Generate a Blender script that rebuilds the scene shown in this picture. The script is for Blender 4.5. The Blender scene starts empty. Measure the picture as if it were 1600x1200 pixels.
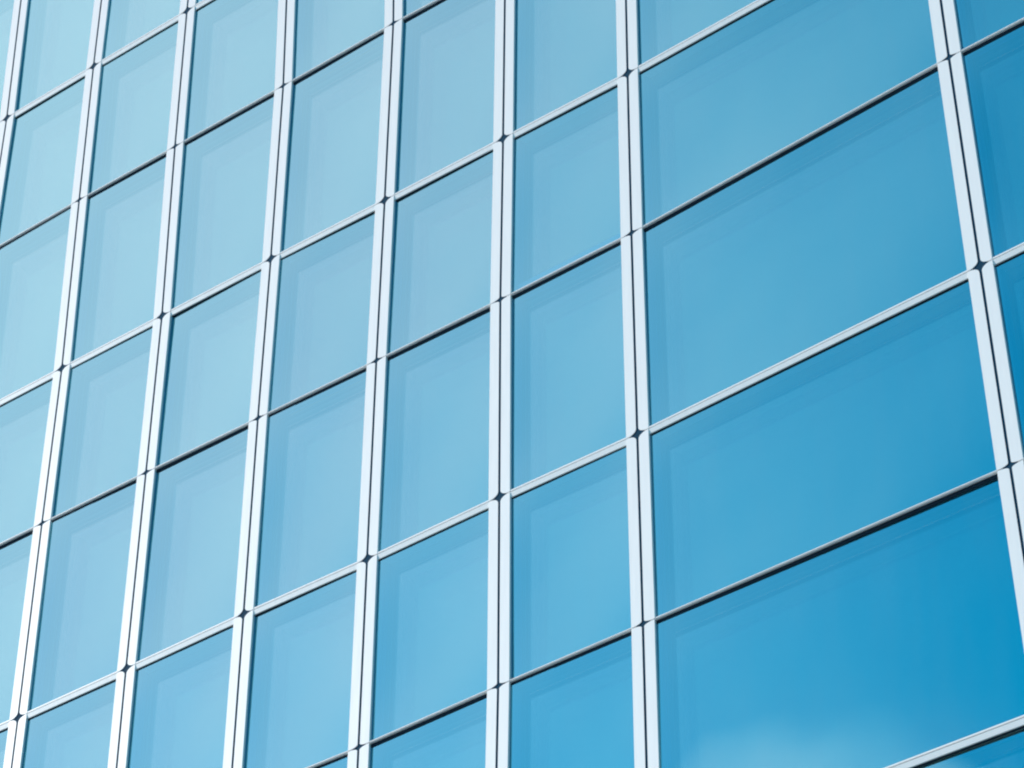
import bpy, math, random
from mathutils import Vector, Matrix

scene = bpy.context.scene
random.seed(4)

# ------------------------------------------------------------------ camera
cam_data = bpy.data.cameras.new("camera")
cam_data.sensor_width = 36.0
cam_data.lens = 5246.76 / 1600 * 36.0
cam_data.clip_start = 0.1
cam_data.clip_end = 20000.0
cam = bpy.data.objects.new("camera", cam_data)
scene.collection.objects.link(cam)
right = Vector((0.78635035, 0.61770966, 0.00937549))
up = Vector((0.37360829, -0.48758378, 0.78910006))
back = right.cross(up)
M = Matrix((right, up, back)).transposed().to_4x4()
M.translation = Vector((14.99760, -16.96037, 1.6))
cam.matrix_world = M
scene.camera = cam

# ------------------------------------------------------------------ world / sky
SUN_DIR = Vector((-0.80, -0.30, 0.52)).normalized()
world = bpy.data.worlds.new("World")
scene.world = world
world.use_nodes = True
wn, wl = world.node_tree.nodes, world.node_tree.links
wn.clear()
def math_node(nodes, links, op, a, b=None, clamp=False):
    n = nodes.new("ShaderNodeMath"); n.operation = op; n.use_clamp = clamp
    for i, v in enumerate((a, b)):
        if v is None: continue
        if isinstance(v, (int, float)): n.inputs[i].default_value = v
        else: links.new(v, n.inputs[i])
    return n.outputs[0]
sky = wn.new("ShaderNodeTexSky")
sky.sky_type = 'NISHITA'
sky.sun_disc = False
sky.sun_elevation = math.asin(SUN_DIR.z)
sky.sun_rotation = math.atan2(SUN_DIR.x, SUN_DIR.y)
sky.air_density = 1.0
sky.dust_density = 0.4
sky.ozone_density = 2.5
hsv = wn.new("ShaderNodeHueSaturation")
hsv.inputs['Saturation'].default_value = 1.95
hsv.inputs['Hue'].default_value = 0.472
wl.new(sky.outputs[0], hsv.inputs['Color'])
geo = wn.new("ShaderNodeTexCoord")
gen = geo.outputs['Generated']
# thin high cloud veil, thickest towards the sun side of the sky
dot = wn.new("ShaderNodeVectorMath"); dot.operation = 'DOT_PRODUCT'
wl.new(gen, dot.inputs[0]); dot.inputs[1].default_value = Vector((-0.72, -0.12, 0.68)).normalized()
mr = wn.new("ShaderNodeMapRange"); mr.interpolation_type = 'SMOOTHSTEP'
wl.new(dot.outputs['Value'], mr.inputs['Value'])
mr.inputs['From Min'].default_value = 0.735
mr.inputs['From Max'].default_value = 0.97
mr.inputs['To Min'].default_value = 0.0
mr.inputs['To Max'].default_value = 0.85
wn_noise = wn.new("ShaderNodeTexNoise"); wn_noise.inputs['Scale'].default_value = 5.0
wn_noise.inputs['Detail'].default_value = 3.0; wn_noise.inputs['Roughness'].default_value = 0.45
wl.new(gen, wn_noise.inputs['Vector'])
veil = math_node(wn, wl, 'MULTIPLY', mr.outputs[0], math_node(wn, wl, 'ADD', math_node(wn, wl, 'MULTIPLY', wn_noise.outputs[0], 0.25), 0.87), True)
# a few soft low clouds
def puff(direction, c0, c1, amount):
    d = wn.new("ShaderNodeVectorMath"); d.operation = 'DOT_PRODUCT'
    wl.new(gen, d.inputs[0]); d.inputs[1].default_value = Vector(direction).normalized()
    n = wn.new("ShaderNodeTexNoise"); n.inputs['Scale'].default_value = 14.0
    n.inputs['Detail'].default_value = 4.0; n.inputs['Roughness'].default_value = 0.5
    wl.new(gen, n.inputs['Vector'])
    s = math_node(wn, wl, 'ADD', d.outputs['Value'], math_node(wn, wl, 'MULTIPLY', math_node(wn, wl, 'SUBTRACT', n.outputs[0], 0.5), (c1 - c0) * 0.9))
    m = wn.new("ShaderNodeMapRange"); m.interpolation_type = 'SMOOTHSTEP'
    wl.new(s, m.inputs['Value'])
    m.inputs['From Min'].default_value = c0; m.inputs['From Max'].default_value = c1
    m.inputs['To Min'].default_value = 0.0; m.inputs['To Max'].default_value = amount
    return m.outputs[0]
cl = math_node(wn, wl, 'MAXIMUM', puff((-0.464, -0.730, 0.497), 0.9979, 0.9999, 0.38),
               puff((-0.432, -0.741, 0.508), 0.99940, 0.99990, 0.42))
tot = math_node(wn, wl, 'MAXIMUM', veil, cl)
mix = wn.new("ShaderNodeMix"); mix.data_type = 'RGBA'
wl.new(tot, mix.inputs['Factor'])
wl.new(hsv.outputs[0], mix.inputs[6])
veil_col = wn.new("ShaderNodeMix"); veil_col.data_type = 'RGBA'      # thin veil is bluer than thick veil
vr = wn.new("ShaderNodeMapRange"); wl.new(tot, vr.inputs[0]); vr.inputs[2].default_value = 0.55
wl.new(vr.outputs[0], veil_col.inputs['Factor'])
veil_col.inputs[6].default_value = (6.2, 8.1, 9.5, 1)
veil_col.inputs[7].default_value = (10.0, 6.5, 7.2, 1)
wl.new(veil_col.outputs[2], mix.inputs[7])
bg = wn.new("ShaderNodeBackground"); bg.inputs['Strength'].default_value = 0.120
wl.new(mix.outputs[2], bg.inputs['Color'])
wo = wn.new("ShaderNodeOutputWorld"); wl.new(bg.outputs[0], wo.inputs['Surface'])

sun_data = bpy.data.lights.new("sun", 'SUN')
sun_data.energy = 3.9
sun_data.angle = math.radians(0.5)
sun_data.color = (1.0, 0.97, 0.93)
sun = bpy.data.objects.new("sun", sun_data)
scene.collection.objects.link(sun)
sun.rotation_euler = SUN_DIR.to_track_quat('Z', 'Y').to_euler()

vs = scene.view_settings
vs.view_transform = 'Standard'; vs.look = 'None'; vs.gamma = 1.0
vs.use_curve_mapping = False
vs.exposure = 0.45
scene.cycles.pixel_filter_type = 'BLACKMAN_HARRIS'
scene.cycles.filter_width = 2.1          # slightly soft telephoto lens
scene.cycles.max_bounces = 16
scene.cycles.glossy_bounces = 12
scene.cycles.transparent_max_bounces = 24

# ------------------------------------------------------------------ materials
def new_mat(name):
    m = bpy.data.materials.new(name); m.use_nodes = True
    m.node_tree.nodes.clear()
    return m, m.node_tree.nodes, m.node_tree.links

def painted(name, color, rough, metal=0.0, streak=0.04, scale=1.5, spec=0.5):
    m, n, l = new_mat(name)
    out = n.new("ShaderNodeOutputMaterial"); p = n.new("ShaderNodeBsdfPrincipled")
    l.new(p.outputs[0], out.inputs[0])
    tc = n.new("ShaderNodeTexCoord"); mp = n.new("ShaderNodeMapping")
    mp.inputs['Scale'].default_value = (9 * scale, 9 * scale, 0.7 * scale)
    l.new(tc.outputs['Object'], mp.inputs[0])
    nz = n.new("ShaderNodeTexNoise"); nz.inputs['Scale'].default_value = 2.0; nz.inputs['Detail'].default_value = 5
    l.new(mp.outputs[0], nz.inputs[0])
    mx = n.new("ShaderNodeMix"); mx.data_type = 'RGBA'
    l.new(nz.outputs[0], mx.inputs['Factor'])
    mx.inputs[6].default_value = (*[max(0, c * (1 - streak)) for c in color], 1)
    mx.inputs[7].default_value = (*[min(1, c * (1 + streak)) for c in color], 1)
    l.new(mx.outputs[2], p.inputs['Base Color'])
    r = n.new("ShaderNodeMapRange"); l.new(nz.outputs[0], r.inputs[0])
    r.inputs[3].default_value = max(0, rough - 0.06); r.inputs[4].default_value = rough + 0.06
    l.new(r.outputs[0], p.inputs['Roughness'])
    p.inputs['Metallic'].default_value = metal
    p.inputs['Specular IOR Level'].default_value = spec
    return m

MAT = {}
MAT['frame'] = painted("white_powder_coat", (0.84, 0.85, 0.84), 0.38, streak=0.035)
MAT['gasket'] = painted("black_rubber", (0.006, 0.022, 0.040), 0.8, streak=0.3, spec=0.2)
MAT['side_gasket'] = painted("blue_grey_silicone", (0.07, 0.27, 0.42), 0.7, streak=0.3)
MAT['core'] = painted("dark_steel", (0.005, 0.045, 0.085), 0.9, metal=0.0, spec=0.1, streak=0.2)
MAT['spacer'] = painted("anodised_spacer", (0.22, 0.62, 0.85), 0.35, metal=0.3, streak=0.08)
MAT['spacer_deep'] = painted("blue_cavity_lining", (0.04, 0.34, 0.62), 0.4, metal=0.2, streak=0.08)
MAT['spacer_head_lifted'] = painted("shade_lifted_spacer_head", (0.66, 0.90, 0.96), 0.35, metal=0.3, streak=0.05)  # paler copy of the spacer; lightening painted in against shade at the head
MAT['body'] = painted("grey_blue_cladding", (0.30, 0.36, 0.40), 0.5, streak=0.05)
MAT['roof'] = painted("roof_membrane", (0.22, 0.23, 0.24), 0.85, streak=0.15)
MAT['ground'] = painted("street_paving", (0.15, 0.17, 0.19), 0.85, streak=0.25, scale=0.3)

# outer pane: solar control glass, partly mirrored, bluish, partly see-through
m, n, l = new_mat("solar_glass")
out = n.new("ShaderNodeOutputMaterial")
gl = n.new("ShaderNodeBsdfGlossy"); gl.inputs['Roughness'].default_value = 0.0
gl.inputs['Color'].default_value = (0.37, 0.94, 0.97, 1)
tr = n.new("ShaderNodeBsdfTransparent"); tr.inputs['Color'].default_value = (0.80, 0.93, 0.97, 1)
ge = n.new("ShaderNodeNewGeometry"); dt = n.new("ShaderNodeVectorMath"); dt.operation = 'DOT_PRODUCT'
l.new(ge.outputs['Incoming'], dt.inputs[0]); l.new(ge.outputs['Normal'], dt.inputs[1])
cosv = math_node(n, l, 'ABSOLUTE', dt.outputs['Value'])
sch = math_node(n, l, 'POWER', math_node(n, l, 'SUBTRACT', 1.0, cosv, True), 4.0)
fac = math_node(n, l, 'ADD', sch, 0.62, True)          # coating plus grazing reflection, same from both sides
ms = n.new("ShaderNodeMixShader"); l.new(fac, ms.inputs[0]); l.new(tr.outputs[0], ms.inputs[1]); l.new(gl.outputs[0], ms.inputs[2])
# faint pillowing and roller waves of tempered glass
tc = n.new("ShaderNodeTexCoord"); nz = n.new("ShaderNodeTexNoise"); nz.inputs['Scale'].default_value = 0.9; nz.inputs['Detail'].default_value = 1
l.new(tc.outputs['Object'], nz.inputs[0])
bp = n.new("ShaderNodeBump"); bp.inputs['Strength'].default_value = 0.25; bp.inputs['Distance'].default_value = 0.012
l.new(nz.outputs[0], bp.inputs['Height']); l.new(bp.outputs[0], gl.inputs['Normal'])
# thin uneven dust film, run down by rain
mp = n.new("ShaderNodeMapping"); mp.inputs['Scale'].default_value = (3.0, 3.0, 0.35); l.new(tc.outputs['Object'], mp.inputs[0])
n2 = n.new("ShaderNodeTexNoise"); n2.inputs['Scale'].default_value = 1.6; n2.inputs['Detail'].default_value = 6; n2.inputs['Roughness'].default_value = 0.6
l.new(mp.outputs[0], n2.inputs[0])
dr = n.new("ShaderNodeMapRange"); l.new(n2.outputs[0], dr.inputs[0]); dr.inputs[1].default_value = 0.42; dr.inputs[2].default_value = 0.85
dr.inputs[3].default_value = 0.0; dr.inputs[4].default_value = 0.022
dd = n.new("ShaderNodeBsdfDiffuse"); dd.inputs['Color'].default_value = (0.55, 0.60, 0.62, 1)
m2 = n.new("ShaderNodeMixShader"); l.new(dr.outputs[0], m2.inputs[0]); l.new(ms.outputs[0], m2.inputs[1]); l.new(dd.outputs[0], m2.inputs[2])
l.new(m2.outputs[0], out.inputs[0])
MAT['glass'] = m
# clear edge / back faces of the pane
m, n, l = new_mat("glass_edge")
out = n.new("ShaderNodeOutputMaterial"); tr = n.new("ShaderNodeBsdfTransparent"); tr.inputs['Color'].default_value = (0.90, 0.97, 0.98, 1)
l.new(tr.outputs[0], out.inputs[0]); MAT['glass_edge'] = m
# inner pane: mirror coated, opaque to the room behind
m, n, l = new_mat("coated_inner_glass")
out = n.new("ShaderNodeOutputMaterial")
gl = n.new("ShaderNodeBsdfGlossy"); gl.inputs['Roughness'].default_value = 0.07; gl.inputs['Color'].default_value = (1.0, 0.85, 0.62, 1)
df = n.new("ShaderNodeBsdfDiffuse"); df.inputs['Color'].default_value = (0.02, 0.10, 0.18, 1)
ms = n.new("ShaderNodeMixShader"); ms.inputs[0].default_value = 0.75
l.new(df.outputs[0], ms.inputs[1]); l.new(gl.outputs[0], ms.inputs[2]); l.new(ms.outputs[0], out.inputs[0])
MAT['inner'] = m

# ------------------------------------------------------------------ mesh helpers
def build(name, faces_by_mat, parent=None, smooth=False):
    """faces_by_mat: list of (material, [polygon,...]); a polygon is a list of 3D points."""
    verts, faces, mats, idx = [], [], [], []
    for mat, polys in faces_by_mat:
        seen = {}
        if mat not in mats: mats.append(mat)
        mi = mats.index(mat)
        for poly in polys:
            f = []
            for p in poly:
                key = (round(p[0], 5), round(p[1], 5), round(p[2], 5))
                if key not in seen:
                    seen[key] = len(verts); verts.append(key)
                f.append(seen[key])
            if len(set(f)) >= 3:
                faces.append(f); idx.append(mi)
    me = bpy.data.meshes.new(name)
    me.from_pydata(verts, [], faces)
    for mt in mats: me.materials.append(mt)
    for p, i in zip(me.polygons, idx):
        p.material_index = i; p.use_smooth = smooth
    me.update()
    o = bpy.data.objects.new(name, me)
    scene.collection.objects.link(o)
    if parent: o.parent = parent
    return o

def box_polys(x0, x1, y0, y1, z0, z1):
    v = [(x, y, z) for x in (x0, x1) for y in (y0, y1) for z in (z0, z1)]
    return [[v[i] for i in f] for f in ((0, 1, 3, 2), (4, 6, 7, 5), (0, 4, 5, 1), (2, 3, 7, 6), (0, 2, 6, 4), (1, 5, 7, 3))]

class Cell:
    """Rectangle (a from the left, b from the top, w into the wall; metres) mapped onto one bay of the facade."""
    def __init__(s, tl, tr_, br, bl):
        s.c = [Vector(p) for p in (tl, tr_, br, bl)]
        s.W = ((s.c[1] - s.c[0]).length + (s.c[2] - s.c[3]).length) / 2
        s.H = ((s.c[3] - s.c[0]).length + (s.c[2] - s.c[1]).length) / 2
    def p(s, a, b, w):
        u, v = a / s.W, b / s.H
        q = (s.c[0] * (1 - u) + s.c[1] * u) * (1 - v) + (s.c[3] * (1 - u) + s.c[2] * u) * v
        return (q.x, w, q.y)
    def prism(s, outline, w0, w1, rake=0.0):
        """outline: list of (a, b) seen from the front, clockwise; front at w0, back at w1"""
        bt = min(b for a, b in outline)
        f = [s.p(a, b, w0 + rake * (b - bt)) for a, b in outline]; k = [s.p(a, b, w1) for a, b in outline]
        n = len(outline)
        polys = [f, k[::-1]]
        for i in range(n):
            j = (i + 1) % n
            polys.append([f[j], f[i], k[i], k[j]])
        return polys
    def rect(s, a0, a1, b0, b1, w0, w1, rake=0.0):
        return s.prism([(a0, b0), (a1, b0), (a1, b1), (a0, b1)], w0, w1, rake)

# ------------------------------------------------------------------ facade grid
# (x, z) of every joint crossing, metres, one list per mullion line from the top joint down
GRID = {
    -1: [(-6.629, 29.128), (-6.615, 27.282), (-6.592, 25.151), (-6.608, 23.341), (-6.615, 21.250), (-6.625, 19.477), (-6.645, 17.429), (-6.667, 15.692), (-6.698, 13.688), (-6.730, 11.987), (-6.730, 9.883)],
    0: [(-5.347, 29.208), (-5.333, 27.346), (-5.293, 25.197), (-5.324, 23.373), (-5.314, 21.260), (-5.330, 19.470), (-5.350, 17.400), (-5.371, 15.650), (-5.400, 13.627), (-5.430, 11.910), (-5.430, 9.806)],
    1: [(-4.055, 29.268), (-4.044, 27.392), (-4.051, 25.222), (-4.030, 23.399), (-3.997, 21.266), (-4.021, 19.466), (-4.037, 17.377), (-4.061, 15.619), (-4.085, 13.582), (-4.112, 11.853), (-4.112, 9.749)],
    2: [(-2.752, 29.306), (-2.741, 27.422), (-2.759, 25.239), (-2.745, 23.404), (-2.704, 21.268), (-2.719, 19.463), (-2.736, 17.376), (-2.735, 15.601), (-2.752, 13.552), (-2.776, 11.815), (-2.776, 9.711)],
    3: [(-1.438, 29.324), (-1.419, 27.437), (-1.407, 25.257), (-1.350, 23.413), (-1.355, 21.271), (-1.376, 19.454), (-1.383, 17.388), (-1.390, 15.587), (-1.402, 13.536), (-1.422, 11.797), (-1.422, 9.694)],
    4: [(-0.114, 29.321), (-0.086, 27.435), (-0.048, 25.262), (0.009, 23.433), (-0.003, 21.260), (-0.019, 19.447), (-0.026, 17.376), (-0.030, 15.571), (-0.033, 13.536), (-0.048, 11.799), (-0.049, 9.695)],
    5: [(1.220, 29.296), (1.255, 27.416), (1.296, 25.246), (1.337, 23.408), (1.341, 21.259), (1.337, 19.447), (1.356, 17.396), (1.372, 15.597), (1.359, 13.557), (1.346, 11.822), (1.343, 9.717)],
    6: [(2.564, 29.251), (2.606, 27.380), (2.649, 25.218), (2.680, 23.382), (2.691, 21.260), (2.704, 19.467), (2.729, 17.395), (2.751, 15.608), (2.769, 13.596), (2.759, 11.865), (2.752, 9.759)],
    7: [(5.642, 29.196), (5.642, 27.392), (5.642, 25.288), (5.642, 23.479), (5.714, 21.372), (5.776, 19.664), (5.865, 17.509), (5.947, 15.643), (6.044, 13.601), (6.045, 11.783), (6.045, 9.669)],
    8: [(7.019, 29.171), (7.019, 27.398), (7.019, 25.321), (7.019, 23.529), (7.089, 21.454), (7.154, 19.701), (7.241, 17.559), (7.322, 15.699), (7.421, 13.584), (7.422, 11.740), (7.422, 9.632)],}
ROWS = len(GRID[0])
FIRST = 1                       # joint number of the first entry; odd joints are the wide ones
def wide(r): return (r + FIRST) % 2 == 1
GAP, JOINT, BAND = 0.0120, 0.0045, 0.096
GLASS_W = 0.027
TILT = {(6, 8): (0.008, -0.006), (6, 9): (0.011, -0.008)}       # panes that sit noticeably out of plane in the rebate

building = bpy.data.objects.new("glass_office_building", None)
scene.collection.objects.link(building)
building["label"] = "glass office facade with pale blue reflective windows and paired white vertical frames"
building["category"] = "building"

def rounded(a0, a1, b0, b1, r_tl=0, r_tr=0, r_br=0, r_bl=0, seg=8):
    pts = []
    for (cx, cy, r, a_s) in ((a0, b0, r_tl, 180), (a1, b0, r_tr, 270), (a1, b1, r_br, 0), (a0, b1, r_bl, 90)):
        if r == 0: pts.append((cx, cy)); continue
        rx, ry = 0.084, r
        ox = cx + (rx if cx == a0 else -rx); oy = cy + (ry if cy == b0 else -ry)
        for k in range(seg + 1):
            t = math.radians(a_s + 90 * k / seg)
            pts.append((ox + rx * math.copysign(abs(math.cos(t)) ** 1.0, math.cos(t)), oy + ry * math.copysign(abs(math.sin(t)) ** 1.0, math.sin(t))))
    return pts

def make_window(c, r):
    g = GRID
    cell = Cell(g[c][r], g[c + 1][r], g[c + 1][r + 1], g[c][r + 1])
    W, H = cell.W, cell.H
    rt = 0.051 if wide(r) else 0.024
    rb = 0.051 if wide(r + 1) else 0.024
    ai0, ai1 = GAP + BAND, W - GAP - BAND
    top_h = 0.045 if wide(r) else 0.002
    bot_h = 0.013 if wide(r + 1) else 0.006
    b0, b1 = JOINT, H - JOINT
    fr = []
    fr += cell.prism(rounded(GAP, ai0, b0, b1, r_tl=rt, r_bl=rb), 0.0, 0.034)
    fr += cell.prism(rounded(ai1, W - GAP, b0, b1, r_tr=rt, r_br=rb), 0.0, 0.034)
    fr += cell.rect(ai0, ai1, b0, b0 + top_h, 0.002, 0.034, 0.15)
    fr += cell.rect(ai0, ai1, b1 - bot_h, b1, 0.002, 0.034)
    win = build("window", [(MAT['frame'], fr)], building)
    # gasket round the glass; deep dark channel under a narrow joint
    ga = []
    ch = 0.003 if wide(r) else 0.024
    gt = b0 + top_h
    gw = 0.008
    sg = []
    ga += cell.rect(ai0, ai1, gt, gt + ch + gw, GLASS_W - (0.006 if wide(r) else 0.004), GLASS_W + 0.006)
    sg += cell.rect(ai0, ai0 + gw, gt + ch + gw, b1 - bot_h, GLASS_W - 0.006, GLASS_W + 0.006)
    sg += cell.rect(ai1 - gw, ai1, gt + ch + gw, b1 - bot_h, GLASS_W - 0.006, GLASS_W + 0.006)
    ga += cell.rect(ai0 + gw, ai1 - gw, b1 - bot_h - 0.005, b1 - bot_h, GLASS_W - 0.004, GLASS_W + 0.006)
    build("gasket", [(MAT['gasket'], ga), (MAT['side_gasket'], sg)], win)
    # pane, slightly pillowed
    x0, x1 = ai0 + gw - 0.004, ai1 - gw + 0.004
    y0, y1 = gt + ch + gw - 0.004, b1 - bot_h - 0.002
    bow = random.uniform(0.6, 1.4) * 0.0055 * min(1.6, (x1 - x0) / 1.1)
    if (c, r + FIRST) in TILT: bow = 0.0015
    ta, tb = random.gauss(0, 0.0018), random.gauss(0, 0.0024)
    if (c, r + FIRST) in TILT: ta, tb = TILT[c, r + FIRST]
    nx, ny = 10, 12
    def gp(i, j, off):
        s, t = i / nx, j / ny
        S, T = 2 * s - 1, 2 * t - 1
        w = GLASS_W + bow * (1 - S * S) * (1 - T * T) + ta * S + tb * T
        return cell.p(x0 + (x1 - x0) * s, y0 + (y1 - y0) * t, w + off)
    front = [[gp(i, j, 0), gp(i, j + 1, 0), gp(i + 1, j + 1, 0), gp(i + 1, j, 0)] for i in range(nx) for j in range(ny)]
    rear = [[gp(i, j, .008), gp(i + 1, j, .008), gp(i + 1, j + 1, .008), gp(i, j + 1, .008)] for i in range(nx) for j in range(ny)]
    edge = []
    for i in range(nx):
        for j, s in ((0, 1), (ny, -1)):
            e = [gp(i, j, 0), gp(i + 1, j, 0), gp(i + 1, j, .008), gp(i, j, .008)]; edge.append(e if s > 0 else e[::-1])
    for j in range(ny):
        for i, s in ((0, -1), (nx, 1)):
            e = [gp(i, j, 0), gp(i, j + 1, 0), gp(i, j + 1, .008), gp(i, j, .008)]; edge.append(e)
    build("glass_pane", [(MAT['glass'], front), (MAT['glass_edge'], rear + edge)], win, smooth=True)
    # cavity: stepped spacer and the coated inner pane
    D = random.uniform(0.108, 0.122)
    sp, heads = [], []
    deep = []
    ext = 0.028          # the cavity is set a little higher than the glazed opening
    ct, cb = gt - ext, b1 - bot_h
    def ring(i, w0, w1, th, dst):
        a0, a1, c0, c1 = ai0 + i, ai1 - i, ct + .010, cb - i
        out, head = [], []
        out += cell.rect(a0 - th, a0, ct - .006, cb + .006, w0, w1)
        out += cell.rect(a1, a1 + th, ct - .006, cb + .006, w0, w1)
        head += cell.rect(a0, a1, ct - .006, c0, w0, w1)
        out += cell.rect(a0, a1, c1, cb + .006, w0, w1)
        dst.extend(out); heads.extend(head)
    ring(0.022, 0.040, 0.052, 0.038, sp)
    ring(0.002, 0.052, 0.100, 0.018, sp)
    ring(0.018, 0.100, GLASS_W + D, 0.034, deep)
    build("spacer", [(MAT['spacer'], sp), (MAT['spacer_deep'], deep), (MAT['frame' if W > 2 else 'spacer_head_lifted'], heads)], win)  # wide heads use frame white, likewise a painted lift of the shaded top strip
    inn = cell.rect(ai0 - 0.01, ai1 + 0.01, ct - 0.004, cb + 0.004, GLASS_W + D + 0.002, GLASS_W + D + 0.012)
    if (c, r + FIRST) == (5, 5):      # deep sill box seen through this one pane
        build("sill_box", [(MAT['spacer'], cell.rect(ai0 + .02, ai1 - .02, cb - 0.115, cb - 0.020, GLASS_W + .035, GLASS_W + D - .002))], win)
    build("inner_pane", [(MAT['inner'], inn)], win)
    return win

count = 0
glazed = set()
for c in sorted(GRID)[:-1]:
    for r in range(ROWS - 1):
        make_window(c, r); glazed.add((c, r)); count += 1
print("windows", count)

# dark steel mullions behind the joints
for c in sorted(GRID):
    rs = [r for r in range(ROWS - 1) if (c, r) in glazed or (c - 1, r) in glazed]
    if not rs: continue
    polys = []
    for r in range(min(rs), max(rs) + 1):
        (xa, za), (xb, zb) = GRID[c][r], GRID[c][r + 1]
        f = [(xa - .06, .005, za), (xa + .06, .005, za), (xb + .06, .005, zb), (xb - .06, .005, zb)]
        k = [(p[0], .25, p[2]) for p in f]
        polys += [f, [k[0], k[3], k[2], k[1]], [f[1], k[1], k[2], f[2]], [f[0], f[3], k[3], k[0]]]
    build("mullion", [(MAT['core'], polys)], building)

# building body: core behind the glazing, end walls, clad base, roof parapet
x_l = min(p[0] for col in GRID.values() for p in col) - 0.05
x_r = max(p[0] for col in GRID.values() for p in col) + 0.05
z_t = max(col[0][1] for col in GRID.values()) + 0.05
z_b = min(col[-1][1] for col in GRID.values()) - 0.05
build("wall", [(MAT['core'], box_polys(x_l, x_r, 0.262, 16.0, z_b - 0.5, z_t))], building)
build("end_wall", [(MAT['body'], box_polys(x_l - 0.4, x_l - 0.003, -0.05, 16.2, 0.0, z_t))], building)
build("end_wall", [(MAT['body'], box_polys(x_r + 0.003, x_r + 0.4, -0.05, 16.2, 0.0, z_t))], building)
build("plinth", [(MAT['body'], box_polys(x_l, x_r, -0.03, 0.255, 0.0, z_b))], building)
build("roof", [(MAT['roof'], box_polys(x_l - 0.5, x_r + 0.5, -0.15, 16.3, z_t + 0.003, z_t + 0.5))], building)

# ground
gnd = build("ground", [(MAT['ground'], [[(-4000, -4000, 0), (4000, -4000, 0), (4000, 4000, 0), (-4000, 4000, 0)]])])
gnd["kind"] = "structure"
